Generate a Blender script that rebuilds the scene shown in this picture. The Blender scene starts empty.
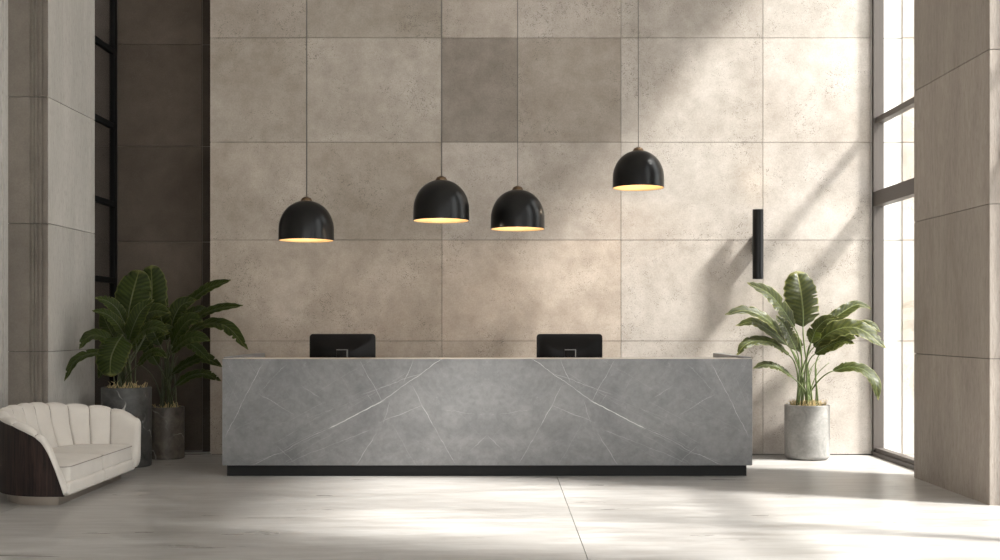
import bpy, bmesh, math, random
from mathutils import Vector, Matrix, noise as mn

sc = bpy.context.scene
COL = sc.collection
F = 1100.0                      # focal length in pixels of the 1000 px wide frame
EYE = 1.42
HZ = 324.0

def at(px, py, Y):
    return Vector(((px - 500.0) / F * Y, Y, EYE - (py - HZ) / F * Y))

# ------------------------------------------------------------------ materials
class NT:
    def __init__(s, name):
        s.m = bpy.data.materials.new(name); s.m.use_nodes = True
        s.t = s.m.node_tree; s.n = s.t.nodes; s.l = s.t.links
        s.b = s.n['Principled BSDF']; s.out = s.n['Material Output']
        s.tc = None
    def new(s, typ, **kw):
        nd = s.n.new(typ)
        for k, v in kw.items():
            if k.startswith('i_'):
                key = k[2:]; key = int(key) if key.isdigit() else key.replace('_', ' ')
                s.put(nd.inputs[key], v)
            else: setattr(nd, k, v)
        return nd
    def put(s, sock, v):
        if isinstance(v, bpy.types.NodeSocket): s.l.new(v, sock)
        else: sock.default_value = v
    def obj(s):
        if not s.tc: s.tc = s.new('ShaderNodeTexCoord')
        return s.tc.outputs['Object']
    def uv(s):
        if not s.tc: s.tc = s.new('ShaderNodeTexCoord')
        return s.tc.outputs['UV']
    def math(s, op, a, b=0.0, c=None, clamp=False):
        nd = s.new('ShaderNodeMath', operation=op, use_clamp=clamp)
        s.put(nd.inputs[0], a); s.put(nd.inputs[1], b)
        if c is not None: s.put(nd.inputs[2], c)
        return nd.outputs[0]
    def mapping(s, scale=(1, 1, 1), rot=(0, 0, 0), loc=(0, 0, 0), src=None):
        nd = s.new('ShaderNodeMapping')
        s.put(nd.inputs['Vector'], src if src is not None else s.obj())
        nd.inputs['Scale'].default_value = scale; nd.inputs['Rotation'].default_value = rot
        nd.inputs['Location'].default_value = loc
        return nd.outputs[0]
    def noise(s, vec, scale, detail=4, rough=.55, dist=0.0):
        nd = s.new('ShaderNodeTexNoise')
        s.put(nd.inputs['Vector'], vec); nd.inputs['Scale'].default_value = scale
        nd.inputs['Detail'].default_value = detail; nd.inputs['Roughness'].default_value = rough
        nd.inputs['Distortion'].default_value = dist
        return nd.outputs['Fac']
    def ramp(s, fac, stops):
        nd = s.new('ShaderNodeValToRGB'); s.put(nd.inputs[0], fac)
        el = nd.color_ramp.elements
        while len(el) < len(stops): el.new(.5)
        for e, (p, c) in zip(el, stops):
            e.position = p; e.color = (c, c, c, 1) if isinstance(c, (int, float)) else (*c, 1)
        return nd.outputs[0]
    def mrange(s, v, a, b, c=0.0, d=1.0):
        nd = s.new('ShaderNodeMapRange'); s.put(nd.inputs[0], v)
        for i, x in enumerate((a, b, c, d)): nd.inputs[i + 1].default_value = x
        return nd.outputs[0]
    def mix(s, fac, a, b, mode='MIX'):
        nd = s.new('ShaderNodeMix', data_type='RGBA', blend_type=mode)
        s.put(nd.inputs[0], fac)
        for i, v in ((6, a), (7, b)):
            if isinstance(v, tuple) and len(v) == 3: v = (*v, 1)
            s.put(nd.inputs[i], v)
        return nd.outputs[2]
    def bump(s, h, strength=.3, dist=.01):
        nd = s.new('ShaderNodeBump'); s.put(nd.inputs['Height'], h)
        nd.inputs['Strength'].default_value = strength; nd.inputs['Distance'].default_value = dist
        s.l.new(nd.outputs[0], s.b.inputs['Normal']); return nd.outputs[0]
    def base(s, c):
        if isinstance(c, tuple) and len(c) == 3: c = (*c, 1)
        s.put(s.b.inputs['Base Color'], c)
    def set(s, **kw):
        for k, v in kw.items(): s.put(s.b.inputs[k.replace('_', ' ')], v)
        return s

def simple(name, col, rough=.5, metal=0.0, **kw):
    t = NT(name); t.base(col); t.set(Roughness=rough, Metallic=metal, **kw)
    return t.m

def mat_concrete(name, c_lo, c_hi, pits=1.0, blot=.5, rough=.8, spec=.2):
    t = NT(name)
    v = t.obj()
    big = t.noise(v, .9, 4, .6, .4)
    med = t.noise(v, 5, 6, .62)
    fine = t.noise(v, 60, 3, .6)
    c = t.mix(t.mrange(big, .35, .68), c_lo, c_hi)
    c = t.mix(t.mrange(med, .3, .72, 0, blot * 1.3), c, (.62, .6, .57), 'MULTIPLY')
    c = t.mix(t.mrange(fine, .34, .64, .2, 0), c, (.4, .37, .33), 'MULTIPLY')
    att = t.new('ShaderNodeAttribute', attribute_name='tone')
    c = t.mix(1.0, c, att.outputs['Color'], 'MULTIPLY')
    vo = t.new('ShaderNodeTexVoronoi'); vo.inputs['Scale'].default_value = 58
    t.put(vo.inputs['Vector'], t.mapping((1, 1, 1.5)))
    vo.inputs['Randomness'].default_value = 1
    dens = t.mrange(t.noise(v, 1.6, 3, .7), .38, .66, .06, .32)
    dens = t.math('MULTIPLY', dens, t.mrange(t.noise(v, 22, 2), .35, .65, .3, 1.5))
    pit = t.math('LESS_THAN', vo.outputs['Distance'], dens)
    pit = t.math('MULTIPLY', pit, pits)
    c = t.mix(t.math('MULTIPLY', pit, .6), c, (.13, .115, .095))
    t.base(c)
    t.set(Roughness=rough)
    t.b.inputs['Specular IOR Level'].default_value = spec
    h = t.math('SUBTRACT', t.math('MULTIPLY', med, .4), pit)
    h = t.math('ADD', h, t.math('MULTIPLY', fine, .2))
    t.bump(h, .4, .008)
    return t.m

def mat_travertine(name, c_lo, c_hi, sx=1.0, rough=.6):
    t = NT(name)
    streak = t.noise(t.mapping((24 * sx, 24 * sx, 5.0)), 1.0, 7, .75, .4)
    wide = t.noise(t.mapping((3, 3, .5)), 1.0, 3, .6, .5)
    fine = t.noise(t.mapping((90, 90, 14)), 1.0, 3, .6)
    f = t.math('ADD', t.math('MULTIPLY', streak, .5), t.math('MULTIPLY', wide, .5))
    c = t.mix(t.mrange(f, .36, .64), c_lo, c_hi)
    att = t.new('ShaderNodeAttribute', attribute_name='tone')
    c = t.mix(1.0, c, att.outputs['Color'], 'MULTIPLY')
    c = t.mix(t.mrange(fine, .54, .68, 0, .45), c, (.2, .17, .14))
    t.base(c); t.set(Roughness=rough)
    t.b.inputs['Specular IOR Level'].default_value = .3
    t.bump(t.math('ADD', t.math('MULTIPLY', streak, .6), t.math('MULTIPLY', fine, .7)), .6, .010)
    return t.m

def mat_floor():
    t = NT('limestone_floor')
    a = t.noise(t.mapping((.6, 3, 1)), 1.4, 5, .6, .5)
    b = t.noise(t.mapping((1.6, 10, 1), (0, 0, .05)), 1.0, 6, .75, .6)
    d = t.noise(t.obj(), .55, 3, .5, .3)
    c = t.mix(t.mrange(a, .32, .68), (.37, .355, .34), (.48, .47, .46))
    c = t.mix(t.mrange(b, .36, .62, .5, 0), c, (.5, .47, .44), 'MULTIPLY')
    c = t.mix(t.mrange(d, .35, .65, .12, 0), c, (.4, .38, .36), 'MULTIPLY')
    t.base(c)
    t.put(t.b.inputs['Roughness'], t.mrange(a, .3, .7, .26, .42))
    t.b.inputs['Specular IOR Level'].default_value = .45
    return t.m

DESK_CX = (487 - 500) / F * 10.22
def mat_marble():
    """grey marble, book-matched about the middle of the desk, with drawn white veins (object space = metres)."""
    t = NT('grey_marble')
    sep = t.new('ShaderNodeSeparateXYZ'); t.put(sep.inputs[0], t.obj())
    X, Y, Z = sep.outputs
    mx = t.math('ABSOLUTE', t.math('SUBTRACT', X, DESK_CX))      # mirrored slabs
    comb = t.new('ShaderNodeCombineXYZ')
    t.put(comb.inputs[0], mx); t.put(comb.inputs[1], Y); t.put(comb.inputs[2], Z)
    P = comb.outputs[0]
    w1 = t.math('SUBTRACT', t.noise(P, 3.5, 4, .6), .5); 
    pm = t.new('ShaderNodeVectorMath', operation='ADD'); t.put(pm.inputs[0], P); pm.inputs[1].default_value = (7.3, 2.1, 4.4)
    w2 = t.math('SUBTRACT', t.noise(pm.outputs[0], 4.5, 4, .65), .5)
    ux = t.math('ADD', mx, t.math('MULTIPLY', w1, .055))
    uz = t.math('ADD', Z, t.math('MULTIPLY', w2, .055))
    s = 10.22 / F
    def loc(cx, cy):            # crop pixel (3.11x of 200,320) -> mirrored metres
        px, py = 200 + cx / 3.11, 320 + cy / 3.11
        return abs((px - 500) * s - DESK_CX), EYE - (py - HZ) * s
    veins = [((760,115),(560,255),.9,.0035),((572,250),(398,338),1.5,.0055),((398,338),(160,452),.55,.003),
             ((700,160),(505,232),.55,.0025),((640,165),(480,265),.3,.002),
             ((198,130),(80,362),.7,.0028),((495,128),(570,255),.6,.003),((662,125),(632,195),.7,.003),
             ((655,200),(694,268),.6,.003),((690,265),(724,332),.9,.0035),((722,328),(795,448),.6,.0028),
             ((275,442),(530,342),.45,.0025),((560,318),(694,266),.6,.0028),((592,252),(566,325),.5,.0025),
             ((545,358),(488,448),.8,.003),((270,138),(188,222),.4,.002),((182,230),(292,296),.5,.0025),
             ((242,392),(290,442),.6,.0025),((248,402),(452,308),.35,.002),((318,208),(372,242),.5,.0025),
             ((750,278),(930,294),.4,.0025),((845,402),(895,362),.5,.0025),((330,310),(540,228),.28,.002),
             ((515,225),(540,262),.5,.0025),((120,180),(60,330),.2,.002),((170,440),(300,395),.4,.002)]
    vr = random.Random(4)
    for q in range(20):
        cx, cy = vr.uniform(90, 880), vr.uniform(140, 430)
        if q < 13: dx_ = vr.uniform(40, 130); dy_ = -dx_ * vr.uniform(.40, .62)
        else: dx_ = vr.uniform(15, 45); dy_ = dx_ * vr.uniform(.9, 1.9)
        veins.append(((cx - dx_, cy - dy_), (cx + dx_, cy + dy_), vr.uniform(.14, .34), .0016))
    tot = None
    for (a, b, inten, w) in veins:
        ax, az = loc(*a); bx, bz = loc(*b)
        dx, dz = bx - ax, bz - az; L = math.hypot(dx, dz); dx /= L; dz /= L
        rx = t.math('SUBTRACT', ux, ax); rz = t.math('SUBTRACT', uz, az)
        along = t.math('ADD', t.math('MULTIPLY', rx, dx), t.math('MULTIPLY', rz, dz))
        perp = t.math('ABSOLUTE', t.math('SUBTRACT', t.math('MULTIPLY', rx, dz), t.math('MULTIPLY', rz, dx)))
        line = t.mrange(perp, 0, w * .95, inten * 1.1, 0)
        e1 = t.mrange(along, -.02, .05, 0, 1); e2 = t.mrange(along, L - .05, L + .02, 1, 0)
        v = t.math('MULTIPLY', line, t.math('MULTIPLY', e1, e2))
        tot = v if tot is None else t.math('MAXIMUM', tot, v)
    tot = t.math('MULTIPLY', tot, t.mrange(t.noise(P, 9, 3), .3, .65, .25, 1.0))
    cloud = t.noise(P, 2.6, 8, .72, .5); med = t.noise(P, 16, 7, .75, .3)
    c = t.mix(t.mrange(cloud, .3, .7), (.175, .176, .183), (.285, .284, .285))
    c = t.mix(t.mrange(med, .34, .66, .36, 0), c, (.45, .45, .46), 'MULTIPLY')
    vo = t.new('ShaderNodeTexVoronoi', feature='DISTANCE_TO_EDGE'); vo.inputs['Scale'].default_value = 3.2
    pw = t.new('ShaderNodeVectorMath', operation='ADD')
    cc = t.new('ShaderNodeCombineXYZ'); t.put(cc.inputs[0], t.math('MULTIPLY', w1, .5)); t.put(cc.inputs[2], t.math('MULTIPLY', w2, .5))
    t.put(pw.inputs[0], P); t.put(pw.inputs[1], cc.outputs[0]); t.put(vo.inputs['Vector'], pw.outputs[0])
    hair = t.math('MULTIPLY', t.mrange(vo.outputs['Distance'], 0, .008, .14, 0), t.mrange(med, .48, .62))
    c = t.mix(t.math('ADD', tot, hair, clamp=True), c, (.72, .71, .70))
    t.base(c); t.set(Roughness=.42)
    t.b.inputs['Specular IOR Level'].default_value = .35
    return t.m

def mat_pot(name, lo, hi, vein=0.0, rough=.6, scl=6):
    t = NT(name); v = t.obj()
    n1 = t.noise(v, scl, 6, .68, .8); n2 = t.noise(v, 40, 4, .6)
    c = t.mix(t.mrange(n1, .32, .68), lo, hi)
    c = t.mix(t.mrange(n2, .3, .7, .3, 0), c, (.4, .38, .36), 'MULTIPLY')
    if vein:
        w = t.new('ShaderNodeTexWave', wave_type='BANDS', bands_direction='DIAGONAL')
        t.put(w.inputs['Vector'], v); w.inputs['Scale'].default_value = 1.3
        w.inputs['Distortion'].default_value = 9; w.inputs['Detail'].default_value = 4; w.inputs['Detail Scale'].default_value = 1.6
        m = t.math('MULTIPLY', t.mrange(w.outputs['Fac'], .985, 1.0, 0, vein), t.mrange(t.noise(v, 4, 2), .45, .6))
        c = t.mix(m, c, (.6, .59, .56))
    t.base(c); t.set(Roughness=rough); t.bump(t.math('ADD', n1, n2), .2, .006)
    return t.m

def mat_leaf(name, dark, light, edge, spec=.35):
    t = NT(name)
    sep = t.new('ShaderNodeSeparateXYZ'); t.put(sep.inputs[0], t.uv())
    u, v, _ = sep.outputs
    av = t.math('ABSOLUTE', v)
    # side veins run obliquely from the midrib
    ph = t.math('ADD', t.math('MULTIPLY', u, 46.0), t.math('MULTIPLY', av, -5.0))
    wob = t.noise(t.obj(), 14, 3)
    ph = t.math('ADD', ph, t.math('MULTIPLY', wob, 1.5))
    wave = t.math('SINE', t.math('MULTIPLY', ph, 6.2832))
    ph2 = t.math('SINE', t.math('MULTIPLY', ph, 1.9))
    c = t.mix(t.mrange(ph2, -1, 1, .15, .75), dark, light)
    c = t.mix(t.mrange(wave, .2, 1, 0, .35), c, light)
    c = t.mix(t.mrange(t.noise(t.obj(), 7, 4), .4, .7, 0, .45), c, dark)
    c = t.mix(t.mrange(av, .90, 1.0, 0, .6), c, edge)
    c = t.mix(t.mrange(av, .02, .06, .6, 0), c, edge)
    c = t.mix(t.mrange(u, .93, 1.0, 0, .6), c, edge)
    t.base(c); t.set(Roughness=.36)
    t.b.inputs['Specular IOR Level'].default_value = spec
    t.bump(t.math('ADD', wave, ph2), .35, .004)
    tr = t.new('ShaderNodeBsdfTranslucent'); t.put(tr.inputs['Color'], t.mix(.4, c, (.30, .42, .05)))
    mx = t.new('ShaderNodeMixShader'); mx.inputs[0].default_value = .10
    t.l.new(t.b.outputs[0], mx.inputs[1]); t.l.new(tr.outputs[0], mx.inputs[2])
    t.l.new(mx.outputs[0], t.out.inputs[0])
    return t.m

def mat_glass(name, tint=(.97, .98, .98)):
    t = NT(name); t.n.remove(t.b)
    tr = t.new('ShaderNodeBsdfTransparent'); tr.inputs[0].default_value = (*tint, 1)
    gl = t.new('ShaderNodeBsdfGlossy'); gl.inputs['Roughness'].default_value = .03
    fr = t.new('ShaderNodeFresnel'); g = t.new('ShaderNodeNewGeometry'); t.put(fr.inputs[0], t.mrange(g.outputs['Backfacing'], 0, 1, 1.35, 1 / 1.35))
    mx = t.new('ShaderNodeMixShader'); t.l.new(fr.outputs[0], mx.inputs[0])
    t.l.new(tr.outputs[0], mx.inputs[1]); t.l.new(gl.outputs[0], mx.inputs[2]); t.l.new(mx.outputs[0], t.out.inputs[0])
    return t.m

def mat_wood():
    t = NT('ebony_wood')
    g = t.noise(t.mapping((38, 38, 2.2)), 1.0, 6, .7, .8)
    c = t.mix(t.mrange(g, .42, .72), (.012, .009, .009), (.055, .032, .026))
    t.base(c); t.set(Roughness=.5); t.b.inputs['Specular IOR Level'].default_value = .2; t.bump(g, .25, .004)
    return t.m

def mat_fabric():
    t = NT('cream_upholstery'); v = t.obj()
    n = t.noise(v, 420, 2, .6); b = t.noise(v, 5, 3)
    c = t.mix(t.mrange(b, .3, .7), (.53, .495, .455), (.58, .545, .50))
    c = t.mix(t.mrange(n, .3, .7, .18, 0), c, (.55, .5, .45), 'MULTIPLY')
    t.base(c); t.set(Roughness=.85); t.b.inputs['Sheen Weight'].default_value = .15
    t.bump(n, .25, .002)
    return t.m

def mat_emit(name, col, strength):
    t = NT(name); t.base(col); t.set(Emission_Color=(*col, 1), Emission_Strength=strength)
    return t.m

M = dict(
    wall=mat_concrete('pitted_concrete', (.43, .38, .335), (.54, .49, .443)),
    wall_dark=mat_concrete('dark_brown_concrete', (.078, .062, .050), (.120, .097, .079), .4, .4, .9, .1),
    groove=simple('joint_shadow_gap', (.17, .15, .13), .9),
    groove_l=simple('joint_grey', (.15, .14, .125), .9),
    trav=mat_travertine('brown_travertine', (.25, .215, .188), (.37, .328, .29)),
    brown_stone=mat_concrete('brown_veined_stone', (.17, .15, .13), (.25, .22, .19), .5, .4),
    trav_l=mat_travertine('pale_travertine', (.38, .36, .33), (.50, .475, .44), 1.6),
    floor=mat_floor(),
    plaster=simple('ceiling_plaster', (.84, .82, .79), .9),
    white=simple('sunlit_outside_wall', (.80, .78, .74), .9),  # whitened to paint in the sunlit, overexposed wall
    paving=simple('outside_paving', (.62, .60, .56), .85),
    frame=simple('bronze_window_frame', (.085, .072, .064), .5, .2),
    black=simple('black_window_frame', (.005, .005, .005), .6, 0, Specular_IOR_Level=.1),
    glass=mat_glass('clear_glass'),
    smoke=mat_glass('grey_glass', (.9, .9, .9)),
    marble=mat_marble(),
    plinth=simple('charcoal_plinth', (.011, .011, .011), .5, .0, Specular_IOR_Level=.2),
    lit_edge=simple('pale_lit_ledge', (.62, .57, .51), .35),
    work=simple('work_surface', (.22, .21, .20), .4),
    lamp=simple('satin_black_metal', (.002, .002, .002), .28, 0.0, Specular_IOR_Level=.28),
    gold=simple('gold_liner', (.74, .50, .25), .6, .3),
    cord=simple('grey_cord', (.13, .12, .11), .7),
    brass=simple('aged_brass', (.13, .085, .05), .4, .8),
    bulb=mat_emit('glowing_bulb', (1.0, .78, .45), 1.0),
    glow=mat_emit('glowing_lens', (1.0, .80, .55), 2.0),
    pot_light=mat_pot('pale_grey_stone', (.21, .205, .195), (.34, .33, .31), 0),
    pot_dark=mat_pot('charcoal_marble', (.036, .036, .035), (.105, .103, .098), .9, .55),
    pot_brown=mat_pot('dark_brown_stone', (.045, .038, .031), (.17, .145, .118), .4, .5, 8),
    soil=simple('potting_soil', (.05, .038, .028), .95),
    straw=simple('dry_fibre_mulch', (.52, .40, .20), .8),
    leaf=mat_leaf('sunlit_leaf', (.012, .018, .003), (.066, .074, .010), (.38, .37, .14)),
    leaf_shaded=mat_leaf('shaded_leaf', (.005, .009, .003), (.045, .062, .012), (.18, .18, .06), .14),  # same leaf with the left side's shade painted in as darker greens
    stalk=simple('green_stalk', (.13, .17, .06), .45),
    stalk_shaded=simple('shaded_stalk', (.06, .07, .03), .5),  # same stalk, darkened to paint in the shade on the left
    wood=mat_wood(), fabric=mat_fabric(),
    seam=simple('piping_cord', (.22, .195, .17), .8),
    steel=simple('brushed_champagne_metal', (.55, .50, .45), .28, 1.0),
    screen_b=simple('black_monitor_shell', (.006, .005, .0045), .3, 0.0, Specular_IOR_Level=.12),
    screen_f=simple('switched_off_screen', (.01, .01, .012), .08),
    chrome=simple('graphite_metal', (.20, .19, .18), .3, .8),
)

# ------------------------------------------------------------------ mesh helpers
def build(name, bm, mat, parent=None, smooth=False, kind=None, autosmooth=None):
    me = bpy.data.meshes.new(name)
    bmesh.ops.recalc_face_normals(bm, faces=bm.faces)
    bm.to_mesh(me); bm.free()
    mats = mat if isinstance(mat, (list, tuple)) else [mat]
    for m in mats: me.materials.append(m)
    if smooth:
        for p in me.polygons: p.use_smooth = True
    if autosmooth is not None:
        for p in me.polygons: p.use_smooth = True
        me.set_sharp_from_angle(angle=math.radians(autosmooth))
    o = bpy.data.objects.new(name, me); COL.objects.link(o)
    if parent is not None:
        o.parent = parent
        o.matrix_parent_inverse = Matrix.Translation(-parent.location) if parent.type == 'EMPTY' and parent.parent is None else Matrix.Identity(4)
        if parent.type == 'MESH' : o.matrix_parent_inverse = parent_world(parent).inverted()
    if kind: o['kind'] = kind
    return o

def parent_world(p):
    m = p.matrix_parent_inverse.copy() if p.parent else Matrix.Identity(4)
    loc = Matrix.LocRotScale(p.location, p.rotation_euler, p.scale)
    m = m @ loc
    if p.parent: m = parent_world(p.parent) @ m
    return m

def thing(name, loc, label, cat, group=None):
    o = bpy.data.objects.new(name, None); COL.objects.link(o)
    o.empty_display_size = .1
    o.location = loc; o['label'] = label; o['category'] = cat
    if group: o['group'] = group
    return o

def box(bm, x0, x1, y0, y1, z0, z1, tone=None, mi=0, bev=0):
    vs = [bm.verts.new((x, y, z)) for x in (x0, x1) for y in (y0, y1) for z in (z0, z1)]
    idx = [(0,1,3,2),(4,6,7,5),(0,4,5,1),(2,3,7,6),(0,2,6,4),(1,5,7,3)]
    fs = [bm.faces.new([vs[i] for i in f]) for f in idx]
    for f in fs: f.material_index = mi
    if tone is not None:
        cl = bm.loops.layers.float_color.get('tone') or bm.loops.layers.float_color.new('tone')
        c = (tone, tone, tone, 1) if isinstance(tone, (int, float)) else (*tone, 1)
        for f in fs:
            for l in f.loops: l[cl] = c
    if bev:
        es = list({e for f in fs for e in f.edges})
        bmesh.ops.recalc_face_normals(bm, faces=fs)
        bmesh.ops.bevel(bm, geom=es, offset=bev, segments=2, profile=.5, affect='EDGES')
    return fs

def bbox(x0, x1, y0, y1, z0, z1, bev=.004):
    bm = bmesh.new(); box(bm, x0, x1, y0, y1, z0, z1, bev=bev); return bm

def lathe(bm, prof, c=(0, 0, 0), n=48, close=False):
    rings = []
    for r, z in prof:
        if r < 1e-6: rings.append([bm.verts.new((c[0], c[1], c[2] + z))])
        else: rings.append([bm.verts.new((c[0] + r * math.cos(2*math.pi*k/n), c[1] + r * math.sin(2*math.pi*k/n), c[2] + z)) for k in range(n)])
    pairs = list(zip(rings, rings[1:]))
    if close: pairs.append((rings[-1], rings[0]))
    for a, b in pairs:
        for k in range(n):
            k2 = (k + 1) % n
            if len(a) == 1 and len(b) == 1: continue
            if len(a) == 1: bm.faces.new((a[0], b[k], b[k2]))
            elif len(b) == 1: bm.faces.new((a[k], a[k2], b[0]))
            else: bm.faces.new((a[k], a[k2], b[k2], b[k]))

def catmull(pts, n):
    P = [Vector(p) for p in pts]
    P = [P[0] * 2 - P[1]] + P + [P[-1] * 2 - P[-2]]
    m = len(P) - 3; out = []
    for i in range(n + 1):
        t = i / n * m; k = min(int(t), m - 1); t -= k
        a, b, c, d = P[k:k + 4]
        out.append(.5 * ((2*b) + (c - a)*t + (2*a - 5*b + 4*c - d)*t*t + (-a + 3*b - 3*c + d)*t**3))
    # even arc length
    L = [0]
    for a, b in zip(out, out[1:]): L.append(L[-1] + (b - a).length)
    res = []; j = 0
    for i in range(n + 1):
        s = L[-1] * i / n
        while j < n - 1 and L[j + 1] < s: j += 1
        f = (s - L[j]) / max(1e-9, L[j + 1] - L[j]); res.append(out[j].lerp(out[j + 1], min(1, max(0, f))))
    return res

def tube(bm, pts, r0, r1=None, seg=8, caps=True):
    r1 = r0 if r1 is None else r1
    n = len(pts); prev = None; ref = Vector((0, 0, 1))
    t0 = (pts[1] - pts[0]).normalized()
    if abs(t0.z) > .9: ref = Vector((0, 1, 0))
    N = t0.cross(ref).normalized(); rings = []
    for i, p in enumerate(pts):
        T = (pts[min(i + 1, n - 1)] - pts[max(i - 1, 0)]).normalized()
        N = (N - T * N.dot(T)).normalized(); B = T.cross(N)
        r = r0 + (r1 - r0) * i / (n - 1)
        rings.append([bm.verts.new(p + (N * math.cos(2*math.pi*k/seg) + B * math.sin(2*math.pi*k/seg)) * r) for k in range(seg)])
    for a, b in zip(rings, rings[1:]):
        for k in range(seg): bm.faces.new((a[k], a[(k+1) % seg], b[(k+1) % seg], b[k]))
    if caps: bm.faces.new(rings[0][::-1]); bm.faces.new(rings[-1])

def prism(bm, poly, z0, z1, tone=None):
    a = [bm.verts.new((x, y, z0)) for x, y in poly]; b = [bm.verts.new((x, y, z1)) for x, y in poly]
    fs = [bm.faces.new(a[::-1]), bm.faces.new(b)]
    n = len(poly)
    for i in range(n): fs.append(bm.faces.new((a[i], a[(i+1) % n], b[(i+1) % n], b[i])))
    if tone is not None:
        cl = bm.loops.layers.float_color.get('tone') or bm.loops.layers.float_color.new('tone')
        for f in fs:
            for l in f.loops: l[cl] = (tone, tone, tone, 1)

# ------------------------------------------------------------------ the room
ZJ = [0.0, 1.236, 2.33, 3.39, 4.52, 5.65, 7.3]        # heights of the stone joints
G = .0028
CEIL = 7.3
WY = 11.92                                              # face of the back wall
XL, XR = -3.14, 4.02

bm = bmesh.new(); box(bm, -7, 9, -6, 14, -.2, -.012, mi=1)
for a, b in ((-6.9, -3.75), (-3.75, .53), (.53, 4.85)):
    box(bm, a + .0025, b - .0025, -6, 14, -.02, 0, mi=0)
f = build('floor', bm, [M['floor'], M['groove_l']], kind='structure')
bm = bmesh.new(); box(bm, 4.85, 16, -6, 16, -.2, -.001); build('terrace_outside', bm, M['paving'], kind='structure')
bm = bmesh.new(); box(bm, -4.75, 4.6, -6.2, 12.5, CEIL, CEIL + .2); build('ceiling', bm, M['plaster'], kind='structure')

# back wall: slabs with open joints
bx = lambda px: (px - 500) / F * WY
A5, A4 = (1.18, 1.21, 1.25), (1.10, 1.125, 1.15)  # right-hand slabs made paler and cooler, painting in the window light
rows = {
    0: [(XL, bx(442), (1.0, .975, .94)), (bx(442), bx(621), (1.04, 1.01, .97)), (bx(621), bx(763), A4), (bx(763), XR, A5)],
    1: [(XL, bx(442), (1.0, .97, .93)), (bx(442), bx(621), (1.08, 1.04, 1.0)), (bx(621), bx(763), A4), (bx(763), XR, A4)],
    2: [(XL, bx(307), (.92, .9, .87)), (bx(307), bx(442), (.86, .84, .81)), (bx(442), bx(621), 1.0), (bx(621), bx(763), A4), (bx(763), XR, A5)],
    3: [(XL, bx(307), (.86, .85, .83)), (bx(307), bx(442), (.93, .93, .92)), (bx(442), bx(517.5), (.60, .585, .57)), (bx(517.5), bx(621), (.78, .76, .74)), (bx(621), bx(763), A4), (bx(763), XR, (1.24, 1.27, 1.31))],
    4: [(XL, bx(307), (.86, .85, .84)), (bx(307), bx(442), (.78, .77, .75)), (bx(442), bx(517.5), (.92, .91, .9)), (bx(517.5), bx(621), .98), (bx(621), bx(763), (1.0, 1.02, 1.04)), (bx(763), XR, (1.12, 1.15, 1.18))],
    5: [(XL, bx(307), .9), (bx(307), bx(442), .96), (bx(442), bx(621), .95), (bx(621), bx(763), 1.0), (bx(763), XR, 1.0)],
}
bm = bmesh.new()
box(bm, XL + .01, XR, WY + .02, WY + .26, 0, CEIL, mi=1, tone=1)
for r, cells in rows.items():
    for x0, x1, t in cells:
        box(bm, x0 + G * (x0 > XL), x1 - G, WY, WY + .03, ZJ[r] + (G if r else .012), ZJ[r+1] - G, tone=t)
build('wall_back', bm, [M['wall'], M['groove']], kind='structure')

# recessed dark wall on the left, running on behind the window
RY = 12.2
bm = bmesh.new()
box(bm, -6.6, XL + .02, RY + .02, RY + .3, 0, CEIL, mi=1, tone=1)
xs = [-6.6, -5.4, -4.24, (202 - 500) / F * RY]
for r in range(6):
    for a, b in zip(xs, xs[1:]):
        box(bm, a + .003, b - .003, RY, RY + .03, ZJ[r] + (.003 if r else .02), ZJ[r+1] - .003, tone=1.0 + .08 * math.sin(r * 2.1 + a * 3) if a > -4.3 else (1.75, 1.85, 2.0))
    box(bm, xs[-1] + .003, XL + .01, RY + .012, RY + .03, ZJ[r] + .003, ZJ[r+1] - .003, tone=.62)  # strip by the corner darkened to paint in its shade
build('wall_recess', bm, [M['wall_dark'], M['groove']], kind='structure')
# dark passage behind the left window
bm = bmesh.new()
box(bm, -6.8, -6.6, 8.5, RY + .3, 0, CEIL, tone=1); box(bm, -6.6, -4.6, 8.5, 8.7, 0, CEIL, tone=1)
build('wall_passage', bm, M['wall_dark'], kind='structure')

# left pier: fluted front face, stacked stone courses
LX = -4.2; LY0, LY1 = 10.22, 11.40
def grooved(pxs, y, x0, x1, depth=.011):
    """points along a face at depth y from x0 to x1 with V/U grooves at the given pixel columns"""
    pts = [(x0, y)]
    for a, b in pxs:
        xa, xb = (a - 500) / F * y, (b - 500) / F * y
        pts += [(xa, y), (xa + .003, y + depth), (xb - .003, y + depth), (xb, y)]
    pts.append((x1, y)); return pts
poly = grooved([(29.5, 31.5), (33.5, 35.2), (36.5, 39), (41.5, 43.5)], LY0, -4.75, LX - .006) + [(LX, LY0 + .006), (LX, LY1), (-4.75, LY1)]
bm = bmesh.new()
for r, (a, b) in enumerate(zip([0, 1.162, 2.355, 3.53, 4.86, 6.0], [1.162, 2.355, 3.53, 4.86, 6.0, CEIL])):
    prism(bm, poly, a + .003, b - .003, tone=1.0 + .05 * math.sin(r * 4))
core = [(-4.7, LY0 + .03), (LX - .02, LY0 + .03), (LX - .02, LY1 - .01), (-4.7, LY1 - .01)]
prism(bm, core, 0, CEIL, tone=.3)
bmesh.ops.recalc_face_normals(bm, faces=bm.faces)
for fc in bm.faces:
    if fc.normal.y < -.5 or (abs(fc.normal.x) > .5 and fc.calc_center_median().y < LY0 + .04): fc.material_index = 1  # brown front stone; its dark tone also paints in the front's shade
build('wall_left_pier', bm, [M['trav_l'], M['brown_stone']], kind='structure')
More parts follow.
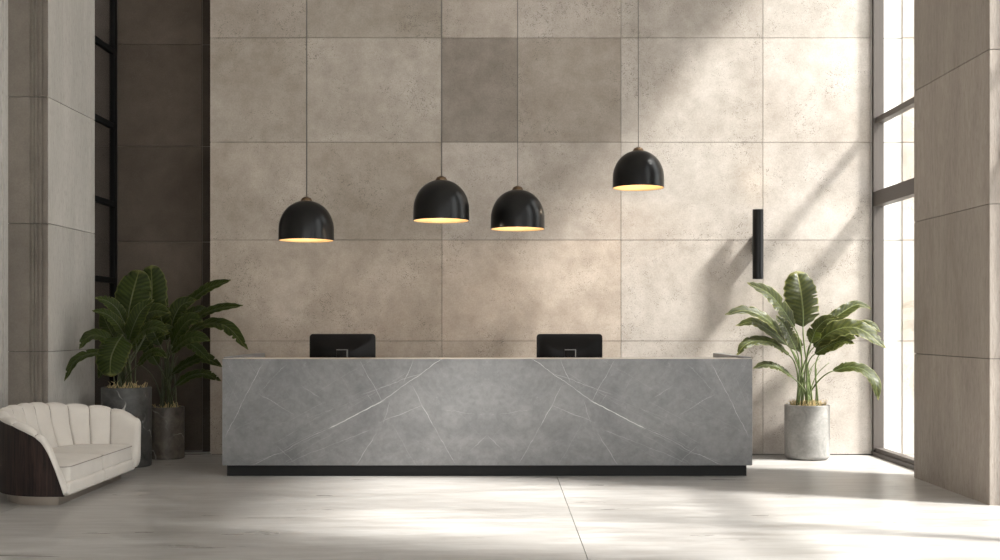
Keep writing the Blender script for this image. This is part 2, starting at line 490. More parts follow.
# left wall running towards the entrance, with two flutes beside the pier
bm = bmesh.new()
poly = [(-4.57, -6), (-4.57, 9.6), (-4.59, 9.603), (-4.59, 9.63), (-4.57, 9.633), (-4.57, 10.10), (-4.585, 10.103), (-4.585, 10.125), (-4.57, 10.128), (-4.57, LY0 + .02), (-4.8, LY0 + .02), (-4.8, -6)]
prism(bm, poly, 0, CEIL, tone=1.0)
build('wall_left', bm, M['trav_l'], kind='structure')

# left window: black steel frame between pier and recess
t = bpy.data.objects.new('window_1', None); COL.objects.link(t); t['kind'] = 'structure'; t.location = (-4.26, 11.8, 0)
bm = bmesh.new()
xw = -4.245
box(bm, xw - .06, xw, RY - .075, RY - .002, 0, CEIL)
box(bm, xw - .05, xw, LY1 + .0, LY1 + .03, 0, CEIL)
for z in (.06, 1.9, 2.74, 3.60, 4.42, 5.6, CEIL - .05):
    box(bm, xw - .05, xw - .003, LY1, RY - .05, z - .03, z + .03)
build('window_frame', bm, M['black'], t, kind='structure')
bm = bmesh.new(); box(bm, xw - .03, xw - .022, LY1, RY - .05, .02, CEIL)
build('window_pane', bm, M['smoke'], t, kind='structure')

# right pier and its neighbours towards the entrance
def pier(name, y0, y1, mat, ztop=CEIL):
    bm = bmesh.new(); x0, x1 = 3.83, 4.45
    prism(bm, [(x0 + .015, y0 + .015), (x1, y0 + .015), (x1, y1 - .015), (x0 + .015, y1 - .015)], 0, ztop, tone=.3)
    for r in range(6):
        c = .006
        prism(bm, [(x0, y0 + c), (x0 + c, y0), (x1, y0), (x1, y1), (x0 + c, y1), (x0, y1 - c)],
              [0, 1.147, 2.36, 3.57, 4.75, 5.9][r] + (.003 if r else 0), [1.147, 2.36, 3.57, 4.75, 5.9, ztop][r] - .003, tone=1 + .05 * math.sin(3 * r + y0))
    return build(name, bm, mat, kind='structure')
pier('wall_right_pier', 8.61, 10.18, M['trav'])
pier('wall_right_pier.001', 3.9, 5.45, M['trav'])
pier('wall_right_pier.002', -1.2, .4, M['trav'])
HEAD = 6.9
bm = bmesh.new()
box(bm, 3.95, 4.3, -6, WY + .26, HEAD, CEIL, tone=1)
build('wall_right', bm, M['trav'], kind='structure')

def window_bay(num, y0, y1, mull):
    t = bpy.data.objects.new('window_%d' % num, None); COL.objects.link(t); t['kind'] = 'structure'; t.location = (4.1, (y0 + y1) / 2, 0)
    bm = bmesh.new(); xa, xb = 4.03, 4.14
    box(bm, xa, xb, y1 - .055, y1, 0, HEAD); box(bm, xa, xb, y0, y0 + .055, 0, HEAD)
    box(bm, xa - .006, xb, y0, y1, 0, .045); box(bm, xa + .02, xb, y0 + .01, y1 - .01, .045, .085)
    box(bm, xa, xb, y0 + .02, y1 - .02, 2.69, 2.845)
    box(bm, xa + .02, xb, y0 + .02, y1 - .02, 3.585, 3.645)
    box(bm, xa, xb, y0, y1, HEAD - .06, HEAD)
    for m in mull: box(bm, xa + .004, xb - .004, m - .06, m + .06, .05, HEAD - .02)
    build('window_frame', bm, M['frame'], t, kind='structure')
    bm = bmesh.new(); box(bm, 4.082, 4.09, y0 + .04, y1 - .04, .07, HEAD - .04)
    build('window_pane', bm, M['glass'], t, kind='structure')
window_bay(2, 10.18, WY - .002, [])
window_bay(3, 5.45, 8.61, [6.95])
window_bay(4, .4, 3.9, [2.1])
window_bay(5, -6, -1.2, [-3.6])
bm = bmesh.new()
box(bm, -4.8, -3.6, -6.2, -6, 0, CEIL, tone=1); box(bm, -3.6, 4.3, -6.2, -6, 3.6, CEIL, tone=1)
build('wall_rear_unseen', bm, M['trav'], kind='structure')  # unseen wall added to limit fill light; opening sized for that
# outside wall continuing the back wall line
bm = bmesh.new()
for r in range(6): box(bm, XR + .005, 4.36, WY + .02, WY + .2, ZJ[r] + .004, ZJ[r+1] - .004, tone=1, mi=0)
box(bm, XR + .005, 8, WY + .2, WY + .26, 0, CEIL, tone=.7, mi=1)
for r in range(6): box(bm, 4.365, 8, WY, WY + .2, ZJ[r] + .004, ZJ[r+1] - .004, tone=1.15, mi=1)
build('wall_outside', bm, [M['white'], M['wall']], kind='structure')

# ------------------------------------------------------------------ reception desk
DY = 10.22; zt, zb = 1.095, .105
xl, xr = (222 - 500) / F * DY, (752.5 - 500) / F * DY
desk = thing('reception_desk', ((xl + xr) / 2, 10.9, 0), 'long grey marble reception desk with white veins on a black recessed plinth', 'reception desk')
build('front_panel', bbox(xl, xr, DY, DY + .06, zb, zt, .007), M['marble'], desk, autosmooth=40)
bm = bbox(xl, xl + .09, DY + .06, 11.66, zb, zt + .018, .004); build('side_panel', bm, M['marble'], desk, autosmooth=40)
bm = bbox(xr - .09, xr, DY + .06, 11.66, zb, zt + .018, .004); build('side_panel', bm, M['marble'], desk, autosmooth=40)
build('work_surface', bbox(xl + .09, xr - .09, DY + .06, 11.15, .71, .745, .003), M['work'], desk)
bm = bmesh.new(); px0, px1 = (227 - 500) / F * 10.28, (746.5 - 500) / F * 10.28
box(bm, px0, px1, 10.28, 10.34, 0, zb); box(bm, px0, px0 + .06, 10.3, 11.6, 0, zb); box(bm, px1 - .06, px1, 10.3, 11.6, 0, zb)
build('plinth', bm, M['plinth'], desk)

build('counter_lit_edge', bbox(xl + .004, xr - .004, DY + .03, DY + .30, zt - .025, zt + .004, .003), M['lit_edge'], desk, autosmooth=40)  # pale ledge added to paint in the lit line along the top
# monitors seen from behind
def monitor(name, pxc, label, src=None):
    Y = 10.86; x = (pxc - 500) / F * Y
    t = thing(name, (x, Y, .745), label, 'computer monitor', 'computer monitors on the reception desk')
    W, H = .325, .42; zt_ = 1.323; z0_ = zt_ - H
    # housing: rounded rectangle rim with a bowed back
    bm = bmesh.new()
    nx, nz = 28, 18; R = .035
    def outline(k, n=44):
        pts = []
        for q, (cx, cz) in enumerate(((1, 1), (-1, 1), (-1, -1), (1, -1))):
            for i in range(9):
                a = math.pi/2 * (q + i / 8)
                pts.append((cx * (W - R) + R * math.cos(a), (cz * (H/2 - R)) + R * math.sin(a)))
        return pts
    ol = outline(0); zc = (zt_ + z0_) / 2
    rings = []
    for s, d in ((1.0, .012), (1.0, 0.0), (.985, -.006), (.95, -.007), (.9, -.011), (.8, -.020), (.68, -.029), (.55, -.036), (.4, -.041), (.2, -.044)):
        e = 0 if s > .95 else (1 - s) ** .5
        row = []
        for px, pz in ol:
            th = math.atan2(pz / H, px / W)
            row.append(bm.verts.new((x + s * (px * (1 - e) + e * W * math.cos(th)), Y + d, zc + s * (pz * (1 - e) + e * H / 2 * math.sin(th)))))
        rings.append(row)
    for a, b in zip(rings, rings[1:]):
        for i in range(len(ol)): bm.faces.new((a[i], a[(i+1) % len(ol)], b[(i+1) % len(ol)], b[i]))
    bm.faces.new(rings[0]); bm.faces.new(rings[-1][::-1])
    build('housing', bm, M['screen_b'], t, autosmooth=35)
    build('screen', bbox(x - W + .008, x + W - .008, Y + .011, Y + .016, z0_ + .01, zt_ - .01, .001), M['screen_f'], t)
    # stand: neck bracket and foot
    bm = bmesh.new()
    box(bm, x - .05, x + .055, Y - .075, Y - .035, z0_ - .03, 1.165, bev=.006)
    box(bm, x - .035, x + .045, Y - .06, Y - .045, .75, z0_ , bev=.002)
    st = build('stand_neck', bm, M['screen_b'], t, autosmooth=40)
    bm = bmesh.new()
    box(bm, x + .050, x + .060, Y - .079, Y - .033, z0_ - .03, 1.168, bev=.002)
    box(bm, x - .05, x + .058, Y - .079, Y - .033, 1.163, 1.171, bev=.002)
    build('neck_trim', bm, M['chrome'], st)
    bm = bmesh.new(); lathe(bm, [(0, .746), (.12, .746), (.12, .754), (.11, .758), (0, .758)], (x, Y - .04, 0), 40)
    build('foot', bm, M['screen_b'], t, autosmooth=40)
    return t
monitor('computer_monitor', 342.5, 'black computer monitor behind the desk, the one below the lowest pendant lamp')
monitor('computer_monitor', 569.5, 'black computer monitor behind the desk, the one nearer the wall light')

# ------------------------------------------------------------------ pendant lamps
def pendant(pxc, rim, Y, label):
    x = (pxc - 500) / F * Y; zr = EYE - (rim + 1.2 - HZ) / F * Y
    R = .262; H = .382
    t = thing('pendant_lamp', (x, Y, CEIL), label, 'pendant lamp', 'black dome pendant lamps')
    out = [(R, 0), (R * 1.004, .03), (R * .998, .10)]
    for i in range(1, 17):
        a = math.pi/2 * i / 16
        out.append((max(R * math.cos(a) ** .92, .028), .10 + (H - .10) * math.sin(a)))
    inn = [(max(r - .006, .01), z - (.006 if z > .05 else 0)) for r, z in out]
    bm = bmesh.new(); lathe(bm, [(R - .004, 0)] + out + [(0, H)], (x, Y, zr), 64)
    sh = build('shade', bm, M['lamp'], t, autosmooth=50)
    bm = bmesh.new(); lathe(bm, [(R - .003, .001)] + [(r, z + .001) for r, z in inn] + [(0, H - .008)], (x, Y, zr), 64)
    build('liner', bm, M['gold'], sh, smooth=True)
    bm = bmesh.new()
    lathe(bm, [(.052, H - .012), (.054, H + .006), (.046, H + .014), (.044, H + .022), (.022, H + .034), (.010, H + .038), (0, H + .038)], (x, Y, zr), 32)
    build('cap', bm, M['brass'], t, autosmooth=40)
    bm = bmesh.new(); tube(bm, [Vector((x, Y, zr + H + .03)), Vector((x, Y, CEIL - .02))], .0036, seg=8)
    build('cord', bm, M['cord'], t, smooth=True)
    bm = bmesh.new(); lathe(bm, [(0, 0), (.06, 0), (.06, -.025), (0, -.028)], (x, Y, CEIL), 32); build('ceiling_rose', bm, M['lamp'], t, autosmooth=40)
    bm = bmesh.new(); lathe(bm, [(0, .05), (.035, .06), (.055, .09), (.05, .13), (.022, .18), (.02, .24), (0, .24)], (x, Y, zr + .04), 24)
    build('bulb', bm, M['bulb'], t, smooth=True)
    bm = bmesh.new(); lathe(bm, [(0, .275), (.022, .275), (.024, .22), (.024, .355), (0, .36)], (x, Y, zr), 20); build('socket', bm, M['brass'], t)
    ld = bpy.data.lights.new('pendant_glow', 'POINT'); ld.energy = 1.5; ld.color = (1, .86, .68); ld.shadow_soft_size = .05
    lo = bpy.data.objects.new('pendant_glow', ld); lo.location = (x, Y, zr + .025); COL.objects.link(lo)
pendant(306.4, 239.4, 10.5, 'black dome pendant lamp hanging lowest, left above the first monitor')
pendant(441.3, 219.6, 10.28, 'black dome pendant lamp second from the left, hanging over the darker wall slab edge')
pendant(517.7, 228, 10.65, 'black dome pendant lamp third from the left, above the second monitor')
pendant(638.3, 186.8, 11.25, 'black dome pendant lamp hanging highest, nearest the wall light')

# ------------------------------------------------------------------ wall light
sx, sy = (758 - 500) / F * 11.76, 11.76
z1, z0 = EYE - (209.6 - HZ) / F * sy, EYE - (279 - HZ) / F * sy
w = thing('wall_light', (sx, WY, (z0 + z1) / 2), 'slim black vertical tube light fixed to the concrete wall', 'wall light')
bm = bmesh.new(); r = .058
lathe(bm, [(r - .008, z0 + .02), (r - .006, z0), (r, z0), (r, z1), (r - .006, z1), (r - .008, z1 - .02)], (sx, sy, 0), 48)
build('tube', bm, M['lamp'], w, autosmooth=40)
for nm, z in (('lens', z1 - .02), ('lens', z0 + .02)):
    bm = bmesh.new(); lathe(bm, [(0, z - .003), (r - .008, z - .003), (r - .008, z + .003), (0, z + .003)], (sx, sy, 0), 32); build(nm, bm, M['glow'], w)
build('bracket', bbox(sx - .03, sx + .03, sy + .04, WY + .001, (z0 + z1) / 2 - .10, (z0 + z1) / 2 + .10, .003), M['lamp'], w)
ld = bpy.data.lights.new('wall_light_beam', 'SPOT'); ld.energy = 2.5; ld.color = (1, .86, .68); ld.spot_size = 1.6; ld.spot_blend = 1; ld.shadow_soft_size = .03
lo = bpy.data.objects.new('wall_light_beam', ld); lo.location = (sx, sy, z1 + .01); lo.rotation_euler = (math.pi, 0, 0); COL.objects.link(lo)

# ------------------------------------------------------------------ plants
def leaf(parent, pts, nb, W, face, mat, stalk_mat, seed, base, split=.35, fold=.35, r=.007, twist=0.0):
    """pts: blade midrib points (world) from blade base to tip; base: stalk foot; face 0 = lies flat, 1 = faces the viewer"""
    rnd = random.Random(seed)
    mid = catmull(pts, nb)
    bm = bmesh.new(); uvl = bm.loops.layers.uv.new('UVMap')
    vs = []; ncol = 5
    a = face * math.pi / 2
    hint = Vector((0, -math.sin(a), math.cos(a)))
    notch = {}
    for sd in (-1, 1):
        k = 3
        while k < nb - 2:
            if rnd.random() < split * .14: notch[(sd, k)] = rnd.uniform(.25, .7); k += 2
            k += 1
    L = sum((q - p).length for p, q in zip(mid, mid[1:]))
    for i, p in enumerate(mid):
        t = i / nb
        T = (mid[min(i+1, nb)] - mid[max(i-1, 0)]).normalized()
        N = hint - T * hint.dot(T)
        if N.length < .15: N = N + Vector((.3, -.3, .1)); N -= T * N.dot(T)
        N.normalize(); S = T.cross(N).normalized()
        if twist:
            q = Matrix.Rotation(twist * t, 3, T); N = q @ N; S = q @ S
        w = min(1, (t + .02) / .20) ** .6
        if t > .55: w *= (max(0, 1 - ((t - .55) / .45) ** 2)) ** (.5 if face > .85 else .95)
        w = W * max(w, .012)
        row = []
        for c in range(-ncol, ncol + 1):
            f = c / ncol; sd = 1 if c > 0 else -1
            ww = w * (1 + .03 * math.sin(i * .9 + sd + seed))
            cut = notch.get((sd, i))
            if cut and abs(f) > cut: f2 = sd * (cut + (abs(f) - cut) * .12)
            else: f2 = f
            rip = .05 * W * math.sin(i * .8 + seed) * abs(f) ** 2
            lift = fold * W * abs(f2) - .25 * W * f2 * f2 + rip
            row.append((bm.verts.new(p + S * ww * f2 + N * (lift if True else 0) + T * (.10 * W * abs(f2))), t, f))
        vs.append(row)
    for i in range(nb):
        for c in range(2 * ncol):
            q = (vs[i][c], vs[i][c+1], vs[i+1][c+1], vs[i+1][c])
            fc = bm.faces.new([v[0] for v in q])
            for l, v in zip(fc.loops, q): l[uvl].uv = (v[1], v[2])
    lf = build('leaf', bm, mat, parent, smooth=True)
    # stalk: from the pot up to the blade, running on as the midrib
    b = Vector(base); m0 = mid[0]
    d = (mid[1] - mid[0]).normalized()
    span = (m0 - b).length
    c1 = b + Vector(((m0.x - b.x) * .18, (m0.y - b.y) * .18, (m0.z - b.z) * .38)); c2 = m0 - d * span * .28
    st = []
    for i in range(13):
        s = i / 12; st.append(((1-s)**3) * b + 3*(1-s)**2*s * c1 + 3*(1-s)*s*s * c2 + s**3 * m0)
    bm = bmesh.new(); tube(bm, st, r * 1.35, r * .8, 7)
    tube(bm, [p + Vector((0, 0, 0)) for p in mid[:int(nb * .85)]], r * .75, r * .2, 6)
    build('stalk', bm, stalk_mat, lf, smooth=True)
    return lf

def potted(name, label, px, Yc, dia, h, potmat, r_bot, leaves, lmat, smat, seed, Yfront=None, straw=120, foot=0.0, group=None, straw_mat=None, fillers=0, fill_spec=None):
    rnd = random.Random(seed)
    x = (px - 500) / F * Yc; R = dia / 2
    t = thing(name, (x, Yc, 0), label, 'potted plant', group)
    bm = bmesh.new()
    prof = [(0, 0), (R - r_bot - .004, 0)]
    for i in range(7):
        a = -math.pi/2 + math.pi/2 * i / 6
        prof.append((R - r_bot + r_bot * math.cos(a), r_bot + r_bot * math.sin(a)))
    prof += [(R, h * .5), (R, h - .006), (R - .006, h), (R - .028, h), (R - .034, h - .006), (R - .034, h - .07), (0, h - .07)]
    lathe(bm, prof, (x, Yc, 0), 64); build('pot', bm, potmat, t, autosmooth=40)
    bm = bmesh.new()
    lathe(bm, [(R - .036, h - .072), (R - .036, h - .03), (R * .5, h - .012), (0, h - .005)], (x, Yc, 0), 40)
    build('soil', bm, M['soil'], t, smooth=True)
    bm = bmesh.new()
    for i in range(straw):
        a = rnd.uniform(0, 6.283); rr = (R - .05) * math.sqrt(rnd.random()); 
        p = Vector((x + rr * math.cos(a), Yc + rr * math.sin(a), h - .03))
        q = p + Vector((rnd.uniform(-.04, .04), rnd.uniform(-.04, .04), rnd.uniform(.02, .085)))
        q2 = q + Vector((rnd.uniform(-.03, .03), rnd.uniform(-.03, .03), rnd.uniform(-.02, .02)))
        tube(bm, [p, q, q2], .004, .0015, 4)
    for k in range(fillers):            # young shoots still without a blade
        sb = bmesh.new(); a = rnd.uniform(0, 6.283); rr = R * .55 * math.sqrt(rnd.random())
        p = Vector((x + rr * math.cos(a), Yc + rr * math.sin(a) * .7, h - .03)); hh = rnd.uniform(.35, .62)
        lean = Vector((rnd.uniform(-.16, .16), rnd.uniform(-.12, .06), 0))
        tube(sb, catmull([p, p + lean * .25 + Vector((0, 0, hh * .4)), p + lean * .7 + Vector((0, 0, hh * .75)), p + lean * 1.5 + Vector((0, 0, hh))], 12), .008, .0035, 7)
        build('shoot', sb, smat, t, smooth=True)
    m = build('mulch', bm, straw_mat or M['straw'], t, kind='stuff')
    for k, lf in enumerate(leaves):
        pts, W, face = lf[0], lf[1], lf[2]
        opt = lf[3] if len(lf) > 3 else {}
        P = [at(a, b, c) for a, b, c in pts]
        ang = rnd.uniform(0, 6.28); rr = R * .75 * math.sqrt(rnd.random())
        dx = max(-.6, min(.6, (P[0].x - x))) * .25
        base = (x + dx * .5 + rr * math.cos(ang) * .6, Yc + rr * math.sin(ang) * .6, h - .03)
        leaf(t, P, opt.get('n', 56), W * (1 if face > .85 or lmat is not M['leaf_shaded'] else .78), face, lmat, smat, seed * 31 + k, base, opt.get('split', .3), opt.get('fold', .35), opt.get('r', .008), opt.get('tw', 0))
    return t

# right plant (traced midribs; every leaf at its own depth)
Rp = [
 ([(803,327,11.5),(803,312,11.47),(801,293,11.46),(797,272,11.5)], .175, .97, dict(split=.22, fold=.12, r=.009)),
 ([(794,327,11.45),(783,310,11.4),(768,293,11.35),(747,283,11.3)], .085, .62, dict(split=.18)),
 ([(789,346,11.35),(780,332,11.25),(763,317,11.15),(744,310.5,11.08),(725,315,11.0)], .085, .45, dict(split=.15)),
 ([(787,345,11.6),(770,331,11.62),(753,322,11.64),(736,326,11.66)], .07, .5, dict(split=.2)),
 ([(789,355,11.3),(772,343,11.2),(755,341,11.15),(744,346,11.1),(737,356,11.08)], .075, .45, {}),
 ([(792,377,11.35),(779,368,11.25),(765,365,11.2),(753,369,11.15)], .06, .45, {}),
 ([(813,340,11.6),(826,325,11.62),(843,312,11.64),(858,304.5,11.66),(871,309,11.66)], .075, .55, dict(split=.12)),
 ([(814,347,11.4),(828,334,11.32),(846,327.5,11.26),(864,331,11.2),(885,348,11.15)], .115, .5, dict(split=.35)),
 ([(822,352,11.6),(838,340,11.6),(855,331,11.58),(869,325,11.56),(880,332,11.55)], .085, .6, dict(split=.3)),
 ([(833,371,11.5),(849,367,11.45),(864,370,11.4),(875,382,11.36),(878,400,11.34)], .07, .5, dict(split=.2)),
 ([(796,350,11.25),(790,337,11.2),(784,325,11.2),(776,316,11.22)], .07, .7, dict(split=.3)),
 ([(811,343,11.3),(816,330,11.22),(826,320,11.16),(838,318,11.1)], .075, .5, dict(split=.3)),
 ([(815,354,11.35),(828,346,11.28),(842,341,11.2),(854,344,11.15)], .07, .6, dict(split=.3)),
 ([(800,352,11.7),(795,340,11.74),(787,333,11.76),(778,334,11.78)], .06, .6, {}),
]
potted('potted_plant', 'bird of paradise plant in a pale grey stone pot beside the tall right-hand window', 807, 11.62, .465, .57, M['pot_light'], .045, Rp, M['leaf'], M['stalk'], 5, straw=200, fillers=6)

Lp = [
 ([(127,327,10.95),(129,310,10.9),(133,292,10.9),(139,271,10.95)], .175, .95, dict(split=.12, fold=.15, r=.009)),
 ([(149,322,11.15),(151,305,11.15),(152,288,11.17),(151,266,11.2)], .15, .93, dict(split=.12, fold=.15)),
 ([(124,322,10.8),(117,309,10.75),(107,301,10.7),(95,298,10.66)], .08, .6, {}),
 ([(124,334,10.75),(115,321,10.65),(104,313,10.58),(92,311,10.52)], .075, .55, {}),
 ([(120,352,10.75),(110,341,10.62),(97,335,10.52),(87,338,10.46),(80,349,10.42)], .10, .55, dict(split=.15)),
 ([(120,358,10.72),(105,353,10.55),(88,354,10.42),(74,362,10.34),(65,381,10.30)], .075, .5, dict(split=.1)),
 ([(122,336,10.62),(116,345,10.52),(111,358,10.46),(110,375,10.44)], .15, .9, dict(split=.15, fold=.15)),
 ([(133,330,10.8),(143,317,10.74),(155,311,10.7),(170,313,10.66)], .12, .65, {}),
 ([(131,345,10.7),(141,333,10.6),(154,327,10.52),(168,332,10.46)], .11, .6, {}),
 ([(134,352,11.2),(146,338,11.25),(160,330,11.3),(176,330,11.34)], .12, .65, {}),
 ([(120,348,11.1),(112,334,11.2),(106,322,11.3),(102,311,11.35)], .11, .75, {}),
 ([(118,372,10.9),(110,366,10.85),(103,368,10.8),(99,378,10.78)], .06, .6, {}),
 ([(138,365,10.8),(148,355,10.72),(158,352,10.66),(167,358,10.62)], .07, .6, {}),
 ([(129,340,10.7),(134,325,10.62),(142,310,10.58),(154,300,10.56)], .11, .8, {}),
]
potted('potted_plant', 'broad-leaved plant in the tall charcoal marble pot behind the cream sofa', 126.5, 11.02, .485, .79, M['pot_dark'], .012, Lp, M['leaf_shaded'], M['stalk_shaded'], 8, straw=70, fillers=6)
Mp = [
 ([(183,306,11.6),(195,297,11.55),(210,287,11.5),(231,280.5,11.45)], .095, .55, dict(split=.25)),
 ([(190,323,11.5),(205,313,11.42),(222,307.5,11.36),(243,306,11.3)], .085, .5, dict(split=.2)),
 ([(184,337,11.4),(198,327,11.3),(214,323,11.2),(230,329,11.1),(248,350,11.0)], .10, .5, dict(split=.2)),
 ([(178,342,11.3),(188,343,11.22),(199,350,11.18),(210,361,11.14)], .075, .55, dict(split=.3)),
 ([(172,374,11.45),(186,364,11.4),(204,358,11.36),(222,367,11.32)], .095, .5, dict(split=.3)),
 ([(176,386,11.6),(190,376,11.62),(205,374,11.64),(221,381,11.66)], .08, .5, dict(split=.3)),
 ([(170,334,11.5),(174,318,11.45),(182,305,11.45),(196,300,11.45)], .12, .75, {}),
 ([(166,340,11.5),(162,322,11.45),(160,307,11.45),(166,292,11.5)], .13, .85, {}),
 ([(160,345,11.3),(152,330,11.2),(144,322,11.15),(132,322,11.1)], .11, .65, {}),
 ([(172,345,11.2),(180,330,11.1),(190,320,11.05),(203,322,11.0)], .12, .65, dict(split=.3)),
 ([(172,352,11.1),(184,341,11.0),(196,337,10.95),(210,341,10.9)], .10, .6, {}),
 ([(158,365,11.4),(150,352,11.35),(146,345,11.3),(138,342,11.3)], .08, .6, {}),
 ([(178,330,11.75),(187,318,11.8),(198,311,11.82),(212,313,11.84)], .10, .6, {}),
]
potted('potted_plant', 'arching broad-leaved plant in the low dark stone pot between tall pot and desk', 167, 11.66, .36, .545, M['pot_brown'], .012, Mp, M['leaf_shaded'], M['stalk_shaded'], 13, straw=60, fillers=8)

# ------------------------------------------------------------------ sofa (tub shape, faces +x)
FX, CY = -3.37, 9.35
sofa = thing('sofa', (-3.8, CY, 0), 'cream channel-backed two-seat tub sofa with dark wood sides', 'sofa')
def W2(v, u, z): return Vector((FX - v, CY + u, z))
HL, DEP = .86, .77
raw = []
for i in range(7): raw.append((.15 * i / 6, -HL))
for i in range(1, 41):
    a = math.pi/2 * i / 40; raw.append((.15 + (DEP - .15) * math.sin(a), -.10 - (HL - .10) * math.cos(a)))
raw += [(v, -u) for v, u in raw[::-1]][0:]
pl = catmull([Vector((v, u, 0)) for v, u in raw], 180)
NP = len(pl)
PL = [0]
for a, b in zip(pl, pl[1:]): PL.append(PL[-1] + (b - a).length)
TOT = PL[-1]
def path(s):
    s = max(0, min(TOT, s)); 
    for j in range(NP - 1):
        if PL[j+1] >= s: break
    f = (s - PL[j]) / (PL[j+1] - PL[j]); p = pl[j].lerp(pl[j+1], f)
    T = (pl[min(j+2, NP-1)] - pl[max(j-1, 0)]).normalized()
    return p, Vector((T.y, -T.x, 0))        # second: inward normal (checked below)
def interp(tab, x):
    for (a, fa), (b, fb) in zip(tab, tab[1:]):
        if x <= b:
            q = (x - a) / (b - a); q = max(0, q); return fa + (fb - fa) * q
    return tab[-1][1]
HT = [(0, .10), (.03, .19), (.07, .30), (.12, .42), (.17, .50), (.23, .548), (.32, .585), (.45, .625), (.6, .648), (.8, .672), (1.1, .695), (2, .70)]
HF = [(0, .51), (.05, .548), (.12, .582), (.2, .605), (.28, .62), (.4, .635), (.6, .655), (.8, .675), (1.1, .695), (2, .70)]
def ho(s): return interp(HT, s) if s < TOT / 2 else interp(HF, TOT - s)
p0, n0 = path(TOT / 2)
SGN = 1 if n0.x < 0 else -1                  # inward = towards smaller v at the back
def inward(s):
    p, n = path(s); return p, n * SGN
# dark shell
bm = bmesh.new(); NS = 120; zb_ = .085
o1, o2, i1, i2 = [], [], [], []
for k in range(NS + 1):
    s = TOT * (k / NS); p, n = inward(s); h = max(ho(s), zb_ + .01)
    q = p + n * .022
    o1.append(bm.verts.new(W2(p.x, p.y, zb_))); o2.append(bm.verts.new(W2(p.x, p.y, h)))
    i1.append(bm.verts.new(W2(q.x, q.y, zb_))); i2.append(bm.verts.new(W2(q.x, q.y, h)))
for k in range(NS):
    for a, b in ((o1, o2), (o2, i2), (i2, i1), (i1, o1)):
        bm.faces.new((a[k], a[k+1], b[k+1], b[k]))
bm.faces.new((o1[0], o2[0], i2[0], i1[0])); bm.faces.new((o1[-1], o2[-1], i2[-1], i1[-1]))
build('outer_shell', bm, M['wood'], sofa, autosmooth=35)
# padded channels
NCH = 12
for ch in range(NCH):
    bm = bmesh.new(); s0, s1 = TOT * ch / NCH, TOT * (ch + 1) / NCH
    KS = 20; rings = []
    for k in range(KS + 1):
        q = k / KS; s = s0 + (s1 - s0) * q
        if ch == 0: s = s0 - .0 + (s1 - s0) * q
        p, n = inward(s); hs = ho(s); b = math.sqrt(max(0, 1 - (2 * q - 1) ** 2))
        if (ch == NCH - 1 and q > .5) or (ch == 0 and q < .5): b = 1.0
        puff = .030 * (b - 1)
        h = hs + .045 + puff * .8
        zl = zb_ + .012
        th = .15
        e = min(s, TOT - s)
        lean = .05
        hh = h - zl
        ex = .13 * max(0, min(1, (e - .15) / .5))
        # section from outside lip over the top and down inside
        sec = [(.002, hs - .006), (-.004 - puff * .2, hs + .012), (.004, h - .014), (.024, h - .002), (.050, h), (.080, h - .012),
               (.102 + puff * .3, h - .05 * min(1, hh / .3)), (.112 + puff + ex * .2, zl + hh * .72), (.125 + puff + ex * .45, zl + hh * .5), (.138 + puff + ex * .72, zl + hh * .3), (.15 + puff + ex, zl), (.03, zl)]
        rings.append([bm.verts.new(W2((p + n * o).x, (p + n * o).y, max(zl - .001, z))) for o, z in sec])
    valley = catmull([rings[0][j].co.copy() for j in range(1, 11)], 24)
    if ch == NCH - 1:                      # rounded front of the far arm
        last = [v.co.copy() for v in rings[-1]]
        cen = sum(last, Vector()) / len(last)
        for q in (.25, .5, .7, .85, .95, 1.0):
            k = math.sqrt(max(0, 1 - q * q)) * .92 + .08
            rings.append([bm.verts.new(Vector((c.x + .055 * q, cen.y + (c.y - cen.y) * k, max(zb_ + .011, cen.z + (c.z - cen.z) * (1 - (1 - k) * .55))))) for c in last])
    m = len(rings[0])
    for a, b in zip(rings, rings[1:]):
        for j in range(m): bm.faces.new((a[j], a[(j+1) % m], b[(j+1) % m], b[j]))
    bm.faces.new(rings[0]); bm.faces.new(rings[-1][::-1])
    o = build('back_channel', bm, M['fabric'], sofa, smooth=True)
    if ch:
        bm = bmesh.new(); tube(bm, valley, .0032, seg=6); build('piping', bm, M['seam'], o, smooth=True)
# seat base and cushions
def pad(name, poly, z0, z1, r, mat, crown=0.0, parent=sofa):
    cx = sum(p[0] for p in poly) / len(poly); cy = sum(p[1] for p in poly) / len(poly)
    bm = bmesh.new(); rings = []
    prof = []
    for i in range(6):
        a = math.pi/2 * i / 5; prof.append((r * (1 - math.sin(a)), z0 + r * (1 - math.cos(a))))
    for i in range(6):
        a = math.pi/2 * i / 5; prof.append((r * (1 - math.cos(a)), z1 - r * (1 - math.sin(a))))
    ext = max(max(abs(p[0] - cx), abs(p[1] - cy)) for p in poly)
    for k in (1, 2, 3, 4): prof.append((r + (ext - r) * k / 5, z1 + crown * math.sin(math.pi / 2 * k / 5)))
    for ins, z in prof:
        row = []
        for x, y in poly:
            d = Vector((x - cx, y - cy)); L = d.length
            sx_ = max(0.02, 1 - ins / ext)
            row.append(bm.verts.new(W2(cx + d.x * sx_, cy + d.y * sx_, z)))
        rings.append(row)
    m = len(poly)
    for a, b in zip(rings, rings[1:]):
        for j in range(m): bm.faces.new((a[j], a[(j+1) % m], b[(j+1) % m], b[j]))
    bm.faces.new(rings[0]); bm.faces.new(rings[-1])
    return build(name, bm, mat, parent, smooth=True), cx, cy
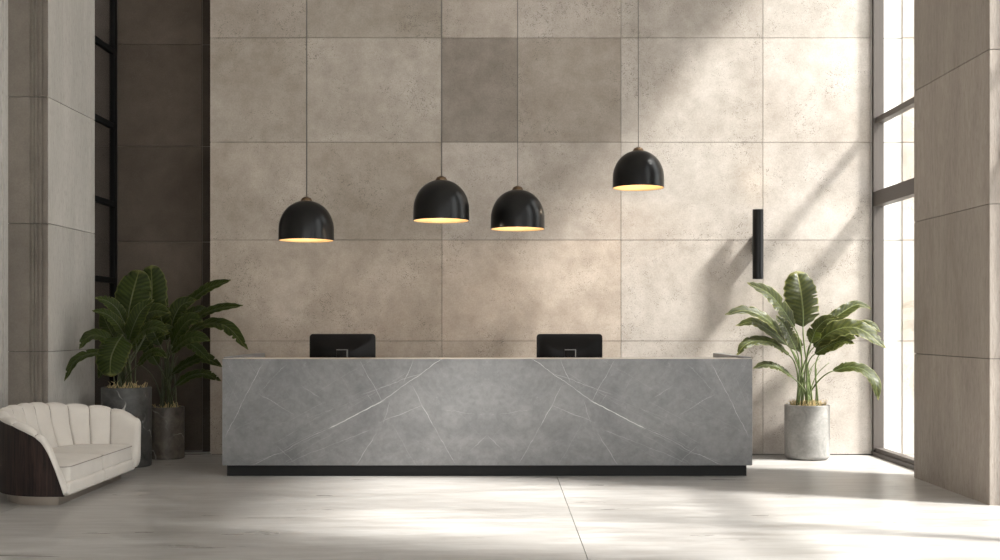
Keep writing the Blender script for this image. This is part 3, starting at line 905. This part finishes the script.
def rrect(v0, v1, u0, u1, rs, n=6):
    pts = []
    cs = [(v1, u1, 0), (v0, u1, 1), (v0, u0, 2), (v1, u0, 3)]
    for (v, u, q), r in zip(cs, rs):
        cv = v - r if q in (0, 3) else v + r; cu = u - r if q in (0, 1) else u + r
        for i in range(n + 1):
            a = math.pi/2 * (q + i / n); pts.append((cv + r * math.cos(a), cu + r * math.sin(a)))
    return pts
pad('seat_base', rrect(-.015, .58, -.785, -.001, (.2, .012, .02, .4)), zb_ - .004, .185, .03, M['fabric'])
pad('seat_base', rrect(-.015, .58, .001, .785, (.4, .02, .012, .2)), zb_ - .004, .185, .03, M['fabric'])
for sgn in (-1, 1):
    u0, u1 = (-.75, -.003) if sgn < 0 else (.003, .75)
    rs = (.03, .03, .05, .32) if sgn < 0 else (.32, .05, .03, .03)
    c, cx, cy = pad('seat_cushion', rrect(.0, .66, u0, u1, rs), .172, .315, .026, M['fabric'], .038)
    P = rrect(-.003, .663, u0 - .002 * 0, u1, rs)
    for z in (.302,):
        pts = [W2(v + (0 if v > .1 else -.0), u, z) for v, u in P]; pts.append(pts[0].copy())
        bm = bmesh.new(); tube(bm, pts, .0035, seg=6, caps=False)
        build('piping', bm, M['seam'], c, smooth=True)
# metal plinth
bm = bmesh.new()
pz = [(v * .80 + .085, u * .86) for v, u in raw[::2]]
pp = []
for v, u in pz:
    if not pp or (abs(pp[-1][0] - v) + abs(pp[-1][1] - u)) > 1e-4: pp.append((v, u))
prism(bm, [(FX - v, CY + u) for v, u in pp], 0, zb_ + .002)
build('metal_plinth', bm, M['steel'], sofa, autosmooth=30)

# ------------------------------------------------------------------ light
sun = bpy.data.lights.new('sun', 'SUN'); sun.energy = 5.3; sun.angle = math.radians(7); sun.color = (1.0, .955, .90)
so = bpy.data.objects.new('sun', sun); COL.objects.link(so)
so.rotation_euler = Vector((-2.25, .83, -2.7)).to_track_quat('-Z', 'Y').to_euler()
wd = bpy.data.worlds.new('sky'); sc.world = wd; wd.use_nodes = True
bg = wd.node_tree.nodes['Background']; bg.inputs[0].default_value = (.97, .975, .965, 1); bg.inputs[1].default_value = 1.6
def portal(loc, rot, sx, sy):
    l = bpy.data.lights.new('daylight_portal', 'AREA'); l.shape = 'RECTANGLE'; l.size = sx; l.size_y = sy; l.cycles.is_portal = True
    o = bpy.data.objects.new('daylight_portal', l); o.location = loc; o.rotation_euler = rot; COL.objects.link(o)
R90 = math.radians(90)
for y0, y1 in ((10.18, WY), (5.45, 8.61), (.4, 3.9), (-6, -1.2)):
    portal((4.25, (y0 + y1) / 2, HEAD / 2), (0, R90, 0), HEAD, y1 - y0)
portal((.3, -6.0, 1.8), (R90, 0, 0), 7.8, 3.6)

# ------------------------------------------------------------------ camera
cam = bpy.data.cameras.new('camera'); cam.sensor_width = 36; cam.lens = 36 * F / 1000; cam.shift_y = .044
cam.clip_start = .1
co = bpy.data.objects.new('camera', cam); co.location = (0, 0, EYE); co.rotation_euler = (R90, 0, 0); COL.objects.link(co)
sc.camera = co
sc.view_settings.view_transform = 'Standard'; sc.view_settings.look = 'None'
sc.view_settings.exposure = 1.4; sc.view_settings.gamma = 1; sc.view_settings.use_curve_mapping = False
sc.cycles.use_denoising = True
sc.cycles.max_bounces = 10; sc.cycles.diffuse_bounces = 6; sc.cycles.transparent_max_bounces = 16
sc.cycles.sample_clamp_indirect = 8
